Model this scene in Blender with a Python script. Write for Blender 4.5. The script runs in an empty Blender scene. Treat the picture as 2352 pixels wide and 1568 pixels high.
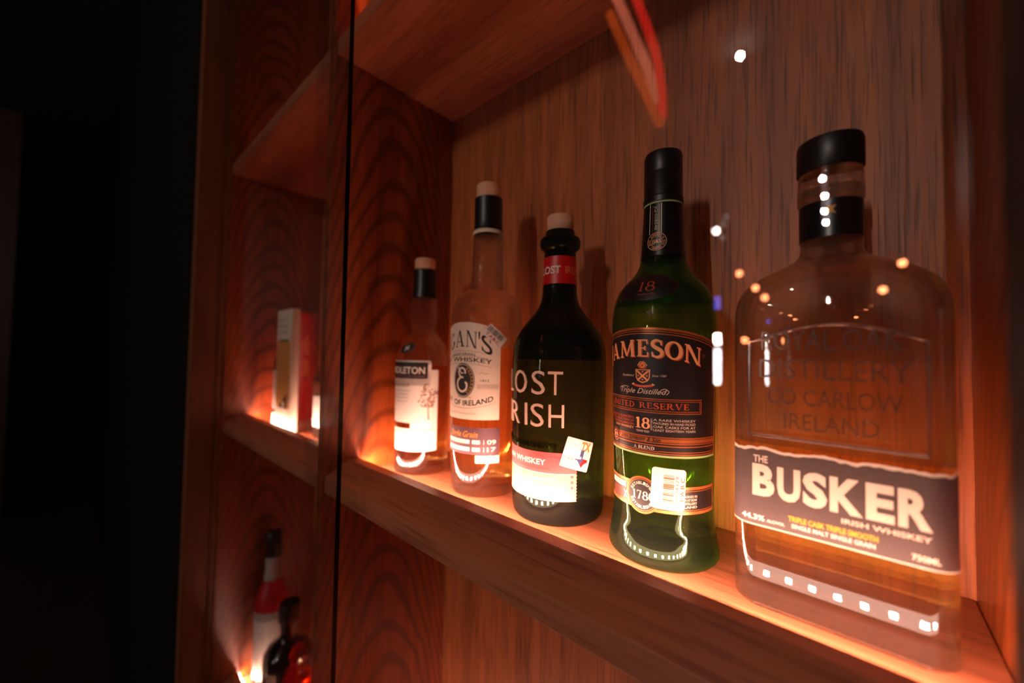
import bpy, bmesh, math, random
from mathutils import Vector, Matrix
random.seed(7)
SC = bpy.context.scene
COL = SC.collection
PI = math.pi

# ------------------------------------------------------------------ camera
U = 0.35                                   # one survey unit (camera to back panel) in metres
SHELF = 1.20                               # top of the main shelf
CX, CY, CZ = 1.2415*U, -U, SHELF+0.394*U
yaw, pitch, roll = math.radians(48.05), math.radians(1.78), math.radians(.915)
fw = Vector((-math.cos(yaw)*math.cos(pitch), math.sin(yaw)*math.cos(pitch), math.sin(pitch)))
r0 = fw.cross(Vector((0, 0, 1))).normalized(); u0 = r0.cross(fw)
rt = math.cos(roll)*r0+math.sin(roll)*u0; up = rt.cross(fw)
cam = bpy.data.cameras.new('camera'); camo = bpy.data.objects.new('camera', cam); COL.objects.link(camo)
camo.matrix_world = Matrix(((rt.x, up.x, -fw.x, CX), (rt.y, up.y, -fw.y, CY), (rt.z, up.z, -fw.z, CZ), (0, 0, 0, 1)))
cam.sensor_width = 36; cam.lens = 890/2352*36
cam.clip_start = 0.01; cam.clip_end = 50
cam.dof.use_dof = True; cam.dof.focus_distance = 0.278; cam.dof.aperture_fstop = 2.8
SC.camera = camo
# ------------------------------------------------------------------ world, exposure, sampling quality
w = bpy.data.worlds.new('world'); SC.world = w; w.use_nodes = True
w.node_tree.nodes['Background'].inputs[0].default_value = (1, .74, .72, 1)
w.node_tree.nodes['Background'].inputs[1].default_value = 0.008
vs = SC.view_settings
vs.view_transform = 'Standard'; vs.look = 'None'; vs.exposure = 0; vs.gamma = 1; vs.use_curve_mapping = False
cy = SC.cycles
cy.use_denoising = True; cy.max_bounces = 12; cy.diffuse_bounces = 2; cy.glossy_bounces = 6
cy.transmission_bounces = 10; cy.transparent_max_bounces = 16; cy.sample_clamp_indirect = 6
cy.blur_glossy = 0.3; cy.use_adaptive_sampling = True; cy.adaptive_threshold = 0.02
LED_COL = (1, .50, .36); LED_POW = 2800.0; BULB = 48.0; KEY = 5600.0

# ------------------------------------------------------------------ materials
def lin(c):
    return tuple(((v/255+.055)/1.055)**2.4 if v/255 > .04045 else v/255/12.92 for v in c)
def mat(name, rgb, rough=.5, metal=0, spec=.5, coat=0, **k):
    m = bpy.data.materials.new(name); m.use_nodes = True
    b = m.node_tree.nodes['Principled BSDF']
    b.inputs['Base Color'].default_value = (*lin(rgb), 1)
    b.inputs['Roughness'].default_value = rough; b.inputs['Metallic'].default_value = metal
    b.inputs['Specular IOR Level'].default_value = spec; b.inputs['Coat Weight'].default_value = coat
    return m
def paper(name, rgb, rough=.55, amt=.05, scale=400):
    m = mat(name, rgb, rough); nt = m.node_tree; b = nt.nodes['Principled BSDF']
    n = nt.nodes.new('ShaderNodeTexNoise'); n.inputs['Scale'].default_value = scale
    h = nt.nodes.new('ShaderNodeBump'); h.inputs['Strength'].default_value = amt; h.inputs['Distance'].default_value = .0005
    nt.links.new(n.outputs['Fac'], h.inputs['Height']); nt.links.new(h.outputs['Normal'], b.inputs['Normal'])
    return m
def thin(nt, rgb):
    """clear sheet: straight transmission under a mirror-like surface reflection"""
    t = nt.nodes.new('ShaderNodeBsdfTransparent'); t.inputs['Color'].default_value = (*rgb, 1)
    g = nt.nodes.new('ShaderNodeBsdfGlossy'); g.inputs['Roughness'].default_value = 0.0; g.inputs['Color'].default_value = (1, 1, 1, 1)
    f = nt.nodes.new('ShaderNodeFresnel'); ge = nt.nodes.new('ShaderNodeNewGeometry'); mr = nt.nodes.new('ShaderNodeMapRange')
    mr.inputs['To Min'].default_value = 1.5; mr.inputs['To Max'].default_value = 1/1.5   # leaving the sheet reflects as entering it
    nt.links.new(ge.outputs['Backfacing'], mr.inputs['Value']); nt.links.new(mr.outputs[0], f.inputs['IOR'])
    x = nt.nodes.new('ShaderNodeMixShader')
    nt.links.new(f.outputs[0], x.inputs[0]); nt.links.new(t.outputs[0], x.inputs[1]); nt.links.new(g.outputs[0], x.inputs[2])
    return x.outputs[0]
def glass(name, rgb, thru=.5, trgb=None, ior=1.5, dust=.004):
    """bottle glass: part refracting body, part thin wall"""
    m = bpy.data.materials.new(name); m.use_nodes = True; nt = m.node_tree; nt.nodes.remove(nt.nodes['Principled BSDF'])
    g = nt.nodes.new('ShaderNodeBsdfGlass'); g.inputs['Color'].default_value = (*rgb, 1)
    g.inputs['Roughness'].default_value = 0; g.inputs['IOR'].default_value = ior
    x = nt.nodes.new('ShaderNodeMixShader'); x.inputs[0].default_value = thru
    nt.links.new(g.outputs[0], x.inputs[1]); nt.links.new(thin(nt, trgb or rgb), x.inputs[2])
    d = nt.nodes.new('ShaderNodeBsdfDiffuse'); d.inputs['Color'].default_value = (.8, .78, .76, 1)      # a film of dust
    y = nt.nodes.new('ShaderNodeMixShader'); y.inputs[0].default_value = dust
    nt.links.new(x.outputs[0], y.inputs[1]); nt.links.new(d.outputs[0], y.inputs[2])
    nt.links.new(y.outputs[0], nt.nodes['Material Output'].inputs['Surface'])
    return m
def tint(name, rgb):
    m = bpy.data.materials.new(name); m.use_nodes = True; nt = m.node_tree; nt.nodes.remove(nt.nodes['Principled BSDF'])
    g = nt.nodes.new('ShaderNodeBsdfTransparent'); g.inputs['Color'].default_value = (*rgb, 1)
    nt.links.new(g.outputs[0], nt.nodes['Material Output'].inputs['Surface'])
    return m
def pane_mat(name, rgb):
    m = bpy.data.materials.new(name); m.use_nodes = True; nt = m.node_tree; nt.nodes.remove(nt.nodes['Principled BSDF'])
    nt.links.new(thin(nt, rgb), nt.nodes['Material Output'].inputs['Surface'])
    return m
def emit(name, rgb, s):
    m = bpy.data.materials.new(name); m.use_nodes = True; nt = m.node_tree; nt.nodes.remove(nt.nodes['Principled BSDF'])
    e = nt.nodes.new('ShaderNodeEmission'); e.inputs[0].default_value = (*rgb, 1); e.inputs[1].default_value = s
    nt.links.new(e.outputs[0], nt.nodes['Material Output'].inputs['Surface'])
    return m
def wood(name, light, dark, grain='Z', cathedral=None, freq=260, rough=.45, pores=.55, spec=.35):
    """oak veneer: fine pore streaks along one axis, broad bands, optional nested cathedral arches"""
    m = bpy.data.materials.new(name); m.use_nodes = True; nt = m.node_tree; N = nt.nodes.new; Lk = nt.links.new
    b = nt.nodes['Principled BSDF']; b.inputs['Roughness'].default_value = rough; b.inputs['Specular IOR Level'].default_value = spec
    tc = N('ShaderNodeTexCoord')
    def streak(fr, along, seed, detail=3):
        mp = N('ShaderNodeMapping'); s = {'X': (along, fr, fr), 'Y': (fr, along, fr), 'Z': (fr, fr, along)}[grain]
        mp.inputs['Scale'].default_value = s; mp.inputs['Location'].default_value = (seed, seed*1.7, seed*.6)
        Lk(tc.outputs['Object'], mp.inputs['Vector'])
        n = N('ShaderNodeTexNoise'); n.inputs['Scale'].default_value = 1; n.inputs['Detail'].default_value = detail
        Lk(mp.outputs[0], n.inputs['Vector']); return n.outputs['Fac']
    def ramp(src, a, c):
        r = N('ShaderNodeMapRange'); r.inputs['From Min'].default_value = a; r.inputs['From Max'].default_value = c
        Lk(src, r.inputs['Value']); return r.outputs[0]
    def mixc(fac, A, B):
        x = N('ShaderNodeMix'); x.data_type = 'RGBA'; Lk(fac, x.inputs['Factor'])
        for s, v in ((6, A), (7, B)):
            if isinstance(v, tuple): x.inputs[s].default_value = (*v, 1)
            else: Lk(v, x.inputs[s])
        return x.outputs[2]
    def math_(op, a, c=None):
        x = N('ShaderNodeMath'); x.operation = op
        for i, v in enumerate((a, c)):
            if v is None: continue
            if isinstance(v, (int, float)): x.inputs[i].default_value = v
            else: Lk(v, x.inputs[i])
        return x.outputs[0]
    L_, D_ = lin(light), lin(dark)
    base = mixc(ramp(streak(freq*.16, 2.2, 3.1), .3, .7), L_, tuple(.55*a+.45*c for a, c in zip(L_, D_)))
    if cathedral:
        y0, k, f = cathedral
        sp = N('ShaderNodeSeparateXYZ'); Lk(tc.outputs['Object'], sp.inputs[0])
        n2 = N('ShaderNodeTexNoise'); n2.inputs['Scale'].default_value = 7; n2.inputs['Detail'].default_value = 2; Lk(tc.outputs['Object'], n2.inputs['Vector'])
        dy = math_('ADD', sp.outputs[1], -y0)
        q = math_('ADD', math_('MULTIPLY', math_('MULTIPLY', dy, dy), k), sp.outputs[2])
        q = math_('ADD', q, math_('MULTIPLY', n2.outputs['Fac'], .10))
        s = math_('SINE', math_('MULTIPLY', q, f))
        base = mixc(ramp(s, .1, 1.0), base, tuple(.35*a+.65*c for a, c in zip(L_, D_)))
    p = ramp(streak(freq, 16, 9.3, 2), .5, .7)
    p = math_('MULTIPLY', p, pores)
    c = mixc(p, base, D_)
    Lk(c, b.inputs['Base Color'])
    bp = N('ShaderNodeBump'); bp.inputs['Strength'].default_value = .25; bp.inputs['Distance'].default_value = .0006; bp.invert = True
    Lk(p, bp.inputs['Height']); Lk(bp.outputs[0], b.inputs['Normal'])
    return m

M = {}
M['back'] = wood('oak_back_veneer', (186, 102, 54), (60, 27, 13), 'Z', freq=430, pores=.6)
M['side'] = wood('oak_side_veneer', (166, 78, 33), (46, 14, 5), 'Z', cathedral=(-.095, 30, 150), freq=420, pores=.4, rough=.3, spec=.6)
M['board'] = wood('oak_shelf', (194, 116, 82), (98, 48, 30), 'X', freq=300, pores=.5, rough=.34, spec=.5)
M['jamb'] = wood('oak_jamb', (112, 66, 36), (56, 28, 14), 'Z', freq=300, pores=.4)
M['black_wall'] = mat('black_wall_paint', (9, 8, 8), .9, spec=.1)
M['room_wood'] = wood('dark_room_panel', (60, 24, 18), (26, 8, 6), 'Z', freq=40)
M['floor'] = wood('dark_floor_boards', (52, 34, 24), (24, 14, 9), 'X', freq=30)
M['ceil'] = mat('dark_ceiling_paint', (24, 21, 20), .9)
M['pane'] = pane_mat('clear_glass_pane', (.97, .985, .975))
M['pane_edge'] = mat('dark_glass_edge', (4, 12, 10), .15, spec=.3)
M['black_metal'] = mat('black_door_stile', (8, 8, 9), .5)
M['tape'] = emit('led_diffuser', (1, .6, .48), 13)
M['chip'] = emit('led_chip', LED_COL, LED_POW)
M['chip_dim'] = emit('led_chip_far', LED_COL, LED_POW*.7)
M['chip_faint'] = emit('led_chip_faint', LED_COL, LED_POW*.04)
M['chip_low'] = emit('led_chip_low', LED_COL, LED_POW*.45)
M['clear'] = glass('clear_bottle_glass', (.98, .98, .97), .4, dust=.003)
M['green'] = glass('green_bottle_glass', (.24, .56, .05), .45, (.5, .86, .17), dust=.0025)
M['olive'] = glass('olive_bottle_glass', (.16, .28, .035), .3, (.36, .48, .14), dust=.003)
M['red_glass'] = glass('red_glass', (1, .22, .07), .5)
M['lens'] = glass('embossed_glass', (1, .98, .95), 0, None, 1.85, 0.01)
_l = M['lens'].node_tree; _o = _l.nodes['Material Output']; _g = _l.nodes.new('ShaderNodeBsdfGlossy'); _x = _l.nodes.new('ShaderNodeMixShader')
_g.inputs['Roughness'].default_value = .12; _x.inputs[0].default_value = .28
_l.links.new(_o.inputs['Surface'].links[0].from_socket, _x.inputs[1]); _l.links.new(_g.outputs[0], _x.inputs[2]); _l.links.new(_x.outputs[0], _o.inputs['Surface'])
M['whiskey'] = tint('pale_whiskey', (.99, .80, .46))
M['whiskey2'] = tint('amber_whiskey', (1, .84, .5))
M['cork'] = mat('pale_cork_wood', (226, 168, 136), .7)
M['black_cap'] = mat('black_capsule', (14, 14, 16), .38)
M['satin'] = mat('black_satin_sleeve', (12, 12, 13), .3)
M['cream'] = paper('cream_paper', (226, 206, 188))
M['white'] = paper('white_paper', (222, 212, 204))
M['ink'] = mat('dark_ink', (34, 24, 24), .55)
M['label_black'] = paper('black_label_paper', (26, 21, 22), .38)
M['copper'] = mat('copper_foil', (205, 116, 62), .32, .65)
M['copper2'] = mat('copper_print', (240, 166, 112), .45, .1)
M['deep_copper'] = mat('deep_copper_print', (190, 76, 34), .45, .1)
M['silver'] = mat('pale_print', (215, 190, 172), .5)
M['maroon'] = mat('maroon_print', (92, 26, 24), .5)
M['rim_green'] = mat('pale_green_edge', (150, 178, 110), .4)
M['red'] = mat('red_print', (186, 14, 14), .5)
M['redband'] = paper('red_neck_paper', (190, 12, 16), .4)
M['coral'] = paper('coral_paper', (180, 66, 68))
M['peach'] = paper('peach_paper', (198, 132, 106))
M['mauve'] = paper('mauve_paper', (84, 50, 60))
M['gold'] = mat('gold_print', (196, 132, 52), .45, .2)
M['yellow'] = mat('yellow_print', (236, 172, 40), .5)
M['charcoal'] = paper('charcoal_paper', (66, 50, 48), .6, .3, 900)
M['blue'] = mat('blue_print', (48, 62, 120), .5)
M['brown_ink'] = mat('brown_ink', (150, 112, 96), .6)
M['bone'] = mat('bone_enamel', (226, 188, 166), .35)
M['kraft'] = paper('ochre_card', (214, 140, 62))
M['red_card'] = paper('red_card', (196, 22, 20), .4)
M['orange_print'] = mat('orange_print', (232, 120, 70), .5)
M['grey_card'] = paper('grey_card', (168, 160, 156))
M['dark_glass'] = mat('black_bottle_glaze', (12, 10, 10), .12, coat=.5)
M['beige'] = paper('beige_label', (176, 150, 128))

# ------------------------------------------------------------------ mesh helpers
class MB:
    def __init__(s): s.v = []; s.f = []; s.m = []
    def add(s, v, f, m=0):
        o = len(s.v); s.v += [tuple(p) for p in v]; s.f += [tuple(i+o for i in q) for q in f]; s.m += [m]*len(f); return s
    def box(s, x0, x1, y0, y1, z0, z1, m=0):
        v = [(x, y, z) for x in (x0, x1) for y in (y0, y1) for z in (z0, z1)]
        return s.add(v, [(0, 1, 3, 2), (4, 6, 7, 5), (0, 4, 5, 1), (2, 3, 7, 6), (0, 2, 6, 4), (1, 5, 7, 3)], m)
    def lathe(s, prof, seg=72, m=0, flip=False, c=(0, 0), rad=None):
        o = len(s.v); f = []; n = len(prof)
        v = []
        for r, z in prof:
            for k in range(seg):
                a = 2*PI*k/seg; rr = r if rad is None else rad(r, z, a)
                v.append((c[0]+rr*math.cos(a), c[1]+rr*math.sin(a), z))
        for i in range(n-1):
            for k in range(seg):
                q = (i*seg+k, i*seg+(k+1) % seg, (i+1)*seg+(k+1) % seg, (i+1)*seg+k)
                f.append(q[::-1] if flip else q)
        b = tuple(range(seg)); t = tuple((n-1)*seg+k for k in range(seg))
        f.append(b if flip else b[::-1]); f.append(t[::-1] if flip else t)
        return s.add(v, f, m)
    def build(s, name, mats, parent=None, smooth=False, bevel=0, angle=40):
        me = bpy.data.meshes.new(name); me.from_pydata(s.v, [], s.f); me.update()
        for x in (mats if isinstance(mats, (list, tuple)) else [mats]): me.materials.append(x)
        for p, i in zip(me.polygons, s.m): p.material_index = i
        o = bpy.data.objects.new(name, me); COL.objects.link(o)
        if parent: o.parent = parent
        if smooth:
            for p in me.polygons: p.use_smooth = True
            me.set_sharp_from_angle(angle=math.radians(angle))
        if bevel:
            b = o.modifiers.new('edge', 'BEVEL'); b.width = bevel; b.segments = 2; b.limit_method = 'ANGLE'; b.angle_limit = math.radians(40)
        return o
def empty(name, loc, label=None, cat=None, group=None):
    o = bpy.data.objects.new(name, None); COL.objects.link(o); o.location = loc; o.empty_display_size = .02
    return tag(o, label, cat, group)
def tag(o, label=None, cat=None, group=None, kind=None):
    for k, v in (('label', label), ('category', cat), ('group', group), ('kind', kind)):
        if v: o[k] = v
    return o
def catmull(pts, n=6):
    out = []
    for i in range(len(pts)-1):
        p0 = pts[max(i-1, 0)]; p1 = pts[i]; p2 = pts[i+1]; p3 = pts[min(i+2, len(pts)-1)]
        for k in range(n):
            t = k/n
            out.append(tuple(.5*(2*b+(c-a)*t+(2*a-5*b+4*c-d)*t*t+(3*b-a-3*c+d)*t**3) for a, b, c, d in zip(p0, p1, p2, p3)))
    out.append(tuple(pts[-1])); return out
def mm(pts): return [(a/1000, b/1000) for a, b in pts]
def interp(prof, z):
    for (ra, za), (rb, zb) in zip(prof, prof[1:]):
        if za <= z <= zb and zb > za: return ra+(rb-ra)*(z-za)/(zb-za)
    return prof[-1][0] if z > prof[-1][1] else prof[0][0]

# ------------------------------------------------------------------ flat artwork (millimetres), later wrapped onto a bottle
_tx = {}
def text_mesh(s, bold, shear):
    key = (s, bold, shear)
    if key not in _tx:
        cu = bpy.data.curves.new('lettering', 'FONT'); cu.body = s; cu.size = 1; cu.offset = bold; cu.shear = shear; cu.resolution_u = 3
        o = bpy.data.objects.new('lettering', cu); COL.objects.link(o); bpy.context.view_layer.update()
        me = bpy.data.meshes.new_from_object(o.evaluated_get(bpy.context.evaluated_depsgraph_get()))
        v = [(p.co.x, p.co.y) for p in me.vertices]; f = [tuple(p.vertices) for p in me.polygons]
        bpy.data.objects.remove(o); bpy.data.curves.remove(cu); bpy.data.meshes.remove(me)
        _tx[key] = (v, f)
    return _tx[key]
CAPH = None
def caph():
    global CAPH
    if CAPH is None:
        v, _ = text_mesh('H', 0, 0); CAPH = max(p[1] for p in v)
    return CAPH
class Art:
    """flat shapes in mm, each on a layer with a material index"""
    def __init__(s): s.parts = []
    def poly(s, pts, m=0, layer=0, fn=None):
        pts = [fn(*p) if fn else p for p in pts]; s.parts.append((pts, [tuple(range(len(pts)))], m, layer)); return s
    def rect(s, x0, x1, y0, y1, m=0, layer=0, fn=None):
        n = 24
        if fn: return s.poly([(x0+(x1-x0)*i/n, y0) for i in range(n+1)]+[(x1-(x1-x0)*i/n, y1) for i in range(n+1)], m, layer, fn)
        return s.poly([(x0, y0), (x1, y0), (x1, y1), (x0, y1)], m, layer)
    def rrect(s, x0, x1, y0, y1, r, m=0, layer=0, fn=None):
        pts = []
        for cx, cy, a0 in ((x1-r, y0+r, -90), (x1-r, y1-r, 0), (x0+r, y1-r, 90), (x0+r, y0+r, 180)):
            pts += [(cx+r*math.cos(math.radians(a0+k*15)), cy+r*math.sin(math.radians(a0+k*15))) for k in range(7)]
        return s.poly(pts, m, layer, fn)
    def disc(s, cx, cy, rx, ry=None, m=0, layer=0, n=40, fn=None):
        ry = ry or rx
        return s.poly([(cx+rx*math.cos(2*PI*k/n), cy+ry*math.sin(2*PI*k/n)) for k in range(n)], m, layer, fn)
    def ring(s, cx, cy, r0, r1, m=0, layer=0, ky=1, n=48, a0=0, a1=360, fn=None):
        v = []; f = []
        for k in range(n+1):
            a = math.radians(a0+(a1-a0)*k/n)
            for r in (r0, r1):
                p = (cx+r*math.cos(a), cy+ky*r*math.sin(a)); v.append(fn(*p) if fn else p)
        for k in range(n): f.append((2*k, 2*k+1, 2*k+3, 2*k+2))
        s.parts.append((v, f, m, layer)); return s
    def stroke(s, pts, wd, m=0, layer=0, fn=None):
        v = []; f = []; n = len(pts)
        for i, p in enumerate(pts):
            a = pts[max(i-1, 0)]; b = pts[min(i+1, n-1)]; dx, dy = b[0]-a[0], b[1]-a[1]; l = math.hypot(dx, dy) or 1
            h = (wd[i] if isinstance(wd, (list, tuple)) else wd)/2
            for sg in (-1, 1):
                q = (p[0]-dy/l*h*sg, p[1]+dx/l*h*sg); v.append(fn(*q) if fn else q)
        for i in range(n-1): f.append((2*i, 2*i+1, 2*i+3, 2*i+2))
        s.parts.append((v, f, m, layer)); return s
    def text(s, t, x0, x1, y0, y1, m=0, layer=1, bold=0, shear=0, fn=None, width=None):
        """fitted: the run fills x0..x1, capitals fill y0..y1 (y0 the baseline)"""
        v, f = text_mesh(t, bold, shear)
        if not v: return s
        a = min(p[0] for p in v); b = max(p[0] for p in v); k = (y1-y0)/caph()
        pts = [(x0+(p[0]-a)/(b-a)*(x1-x0), y0+p[1]*k) for p in v]
        if fn: pts = [fn(*p) for p in pts]
        s.parts.append((pts, f, m, layer)); return s
    def serif(s, t, x0, x1, y0, y1, m=0, layer=1, T=.2, h=.075, fn=None, gap=.12):
        """letters with thick and thin strokes and slab serifs"""
        g = Art(); x = 0
        for ch in t:
            if ch == ' ': x += .4; continue
            w_ = glyph(g, ch, x, T, h); x += w_+gap
        x -= gap
        for v, f, _, _ in g.parts:
            pts = [(x0+p[0]/x*(x1-x0), y0+p[1]*(y1-y0)) for p in v]
            s.parts.append(([fn(*p) for p in pts] if fn else pts, f, m, layer))
        return s
    def xf(s, fn):
        a = Art(); a.parts = [([fn(*p) for p in v], f, m, l) for v, f, m, l in s.parts]; return a
    def join(s, o, dl=0):
        s.parts += [(v, f, m, l+dl) for v, f, m, l in o.parts]; return s
    def build(s, name, mats, parent, wrap, cut=1.3, cutv=4, lift=.09, thick=0, smooth=False, bevel=0):
        mb = MB()
        for v, f, m, layer in s.parts:
            bm = bmesh.new(); vs_ = [bm.verts.new((p[0], p[1], 0)) for p in v]
            for q in f:
                if len(set(q)) > 2:
                    try: bm.faces.new([vs_[i] for i in q])
                    except ValueError: pass
            bmesh.ops.remove_doubles(bm, verts=bm.verts, dist=1e-5)
            bm.normal_update()
            fl = [q for q in bm.faces if q.normal.z < 0]
            if fl: bmesh.ops.reverse_faces(bm, faces=fl)
            for ax, st in ((0, cut), (1, cutv)):
                if not st or not bm.verts: continue
                lo = min(p.co[ax] for p in bm.verts); hi = max(p.co[ax] for p in bm.verts)
                k = math.floor(lo/st)+1
                while k*st < hi:
                    co = [0, 0, 0]; co[ax] = k*st; no = [0, 0, 0]; no[ax] = 1
                    bmesh.ops.bisect_plane(bm, geom=bm.verts[:]+bm.edges[:]+bm.faces[:], dist=1e-6, plane_co=co, plane_no=no)
                    k += 1
            if thick:
                r_ = bmesh.ops.extrude_face_region(bm, geom=bm.faces[:])
                for e in r_['geom']:
                    if isinstance(e, bmesh.types.BMVert): e.co.z = thick
            bm.verts.index_update()
            mb.add([wrap(p.co.x, p.co.y, .12+layer*lift+p.co.z) for p in bm.verts], [tuple(p.index for p in q.verts) for q in bm.faces], m)
            bm.free()
        return mb.build(name, mats, parent, smooth=smooth, bevel=bevel)
def glyph(g, ch, x, T, h):
    t = max(.07, T*.42)
    R = lambda a, b, c, d: g.rect(x+a, x+b, c, d)
    def stem(a, wd, lo=0, hi=1, sl=.07, sr=.07):
        R(a, a+wd, lo, hi)
        if lo == 0: R(a-sl, a+wd+sr, 0, h)
        if hi == 1: R(a-sl, a+wd+sr, 1-h, 1)
    def arc(cx, cy, rx, ry, a0, a1, thick, thin, n=26):
        pts = []; wd = []
        for k in range(n+1):
            a = math.radians(a0+(a1-a0)*k/n); pts.append((x+cx+rx*math.cos(a), cy+ry*math.sin(a))); wd.append(thin+(thick-thin)*abs(math.cos(a))**1.3)
        g.stroke(pts, wd)
    if ch == 'I': stem(.08, T); return T+.16
    if ch == 'L': stem(.08, T); R(.08, .62, 0, h*1.2); R(.62-h, .62, 0, .3); return .62
    if ch in 'EF':
        stem(.08, T); R(.08, .62, 1-h*1.1, 1); R(.62-h, .62, .74, 1); R(.08, .5, .5-h/2, .5+h/2); R(.5-h, .5, .38, .62)
        if ch == 'E': R(.08, .66, 0, h*1.1); R(.66-h, .66, 0, .27)
        return .66
    if ch == 'T': stem(.38-T/2, T, 0, .97); R(0, .76, 1-h*1.1, 1); R(0, h, .74, 1); R(.76-h, .76, .74, 1); return .76
    if ch == 'H': stem(.08, T); stem(.8-T, T); R(.1, .78, .5-h/2, .5+h/2); return .88
    if ch == 'N':
        stem(.1, t, sl=.08); stem(.82, t, .0, 1, sl=.1); g.poly([(x+.06, 1), (x+.06+T*1.15, 1), (x+.82+t, 0), (x+.82+t-T*.95, 0)]); return 1.0
    if ch == 'M':
        g.stroke([(x+.12, 0), (x+.17, 1)], t); g.stroke([(x+.95, 0), (x+.9, 1)], T)
        g.poly([(x+.08, 1), (x+.1+T, 1), (x+.58, .06), (x+.48, .06)]); g.poly([(x+.98, 1), (x+.85, 1), (x+.48, .06), (x+.56, .06)])
        R(0, .26, 0, h); R(.8, 1.1, 0, h); R(.02, .3, 1-h, 1); R(.82, 1.06, 1-h, 1); return 1.1
    if ch == 'A':
        g.stroke([(x+.1, 0), (x+.43, 1)], t); g.poly([(x+.36, 1), (x+.52, 1), (x+.84, 0), (x+.84-T*1.05, 0)]); R(.2, .68, .28, .28+h)
        R(0, .24, 0, h); R(.56, .94, 0, h); return .94
    if ch == 'V':
        g.stroke([(x+.8, 1), (x+.46, 0)], t); g.poly([(x+.06, 1), (x+.06+T*1.05, 1), (x+.5, 0), (x+.4, 0)]); R(0, .36, 1-h, 1); R(.66, .92, 1-h, 1); return .92
    if ch == 'J':
        R(.3, .3+T, .1, 1); R(.2, .4+T, 1-h, 1); arc(.3+T/2-.2, .02, .2, .2, 0, -150, T, T*.5); g.disc(x+.08, -.06, T*.42); return .48+T*.3
    if ch == 'S':
        c = [(.56, .78), (.5, .92), (.33, .975), (.16, .9), (.1, .74), (.2, .6), (.36, .51), (.53, .41), (.6, .26), (.53, .1), (.34, .02), (.16, .08), (.07, .25)]
        c = catmull(c, 3); n = len(c)-1
        g.stroke([(x+a, b) for a, b in c], [t+(T*1.1-t)*math.sin(PI*i/n)**1.5 for i in range(n+1)])
        R(.52, .52+h, .7, .98); R(.06, .06+h, .02, .3); return .66
    if ch in 'O0':
        rx = .36 if ch == 'O' else .25
        arc(rx+.06, .5, rx, .47, 0, 360, T*1.05, t, 44); return 2*rx+.12
    if ch == 'G':
        arc(.42, .5, .36, .47, 48, 352, T, t, 40); R(.6, .6+T*.9, .05, .44); R(.5, .6+T*1.3, .44-h, .44); R(.64, .64+h, .68, .97); return .86
    if ch == 'C': arc(.42, .5, .36, .47, 48, 318, T, t, 40); R(.64, .64+h, .68, .97); return .74
    if ch in 'DRPB':
        stem(.08, T, sr=.0)
        if ch == 'D': arc(.3, .5, .42, .46, -90, 90, T*1.1, t); R(.1, .32, 0, h); R(.1, .32, 1-h, 1); return .8
        arc(.32, .74, .24, .225, -90, 90, T*1.05, t); R(.1, .34, 1-h, 1); R(.1, .34, .5, .5+h)
        if ch == 'R': g.poly([(x+.3, .52), (x+.3+T, .52), (x+.84, 0), (x+.84-T*1.15, 0)]); R(.66, .88, 0, h); return .86
        if ch == 'B': arc(.33, .27, .28, .24, -90, 90, T*1.05, t); R(.1, .36, 0, h); return .68
        return .62
    if ch == '1': R(.12, .12+T, 0, 1); g.poly([(x, .8), (x+.14, .86), (x+.14, 1), (x+.1, 1)]); R(0, .24+T, 0, h); return .24+T
    if ch == '7': R(.02, .56, 1-h*1.6, 1); g.poly([(x+.45, 1), (x+.56, 1), (x+.32, 0), (x+.32-T*1.1, 0)]); R(.02, .02+h, .78, 1); return .58
    if ch == '8': arc(.3, .74, .2, .225, 0, 360, T*.9, t, 36); arc(.3, .27, .25, .25, 0, 360, T, t, 36); return .58
    if ch == '4': g.stroke([(x+.36, .98), (x+.02, .3)], t); R(.02, .6, .26, .26+h*1.2); R(.36, .36+T, 0, 1); return .6
    return .3
def rot_fn(cx, cy, deg):
    c, s_ = math.cos(math.radians(deg)), math.sin(math.radians(deg))
    return lambda x, y: (cx+x*c-y*s_, cy+x*s_+y*c)
def arch(c, r):                                                      # rises to the middle: y drops away from u=c
    return lambda x, y: (x, y-(x-c)**2/(2*r))
def circle_text(art, t, cx, cy, r, a0, a1, hgt, m, layer, bottom=False, ky=1):
    n = len(t)
    for i, ch in enumerate(t):
        if ch == ' ': continue
        a = a0+(a1-a0)*(i+.5)/n; ra = math.radians(a)
        one = Art().text(ch, -hgt*.38, hgt*.38, -hgt/2, hgt/2, m, layer, .01)
        d = a-90 if not bottom else a+90
        art.join(one.xf(rot_fn(cx+r*math.cos(ra), cy+ky*r*math.sin(ra), d)))
def tax_sticker(wd, ht, layer=0, words='T.A.B.C.', red=2, ink=1):
    a = Art(); a.rrect(-wd/2, wd/2, -ht/2, ht/2, 1.2, 0, layer)
    return a
def bars(a, x0, x1, y0, y1, n, m, layer, vertical=True, seed=3):
    rnd = random.Random(seed); p = y0 if not vertical else x0; e = y1 if not vertical else x1; st = (e-p)/n
    for i in range(n):
        wd = st*rnd.choice((.3, .3, .45, .7))
        q = p+i*st
        if vertical: a.rect(q, q+wd, y0, y1, m, layer)
        else: a.rect(x0, x1, q, q+wd, m, layer)

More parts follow.
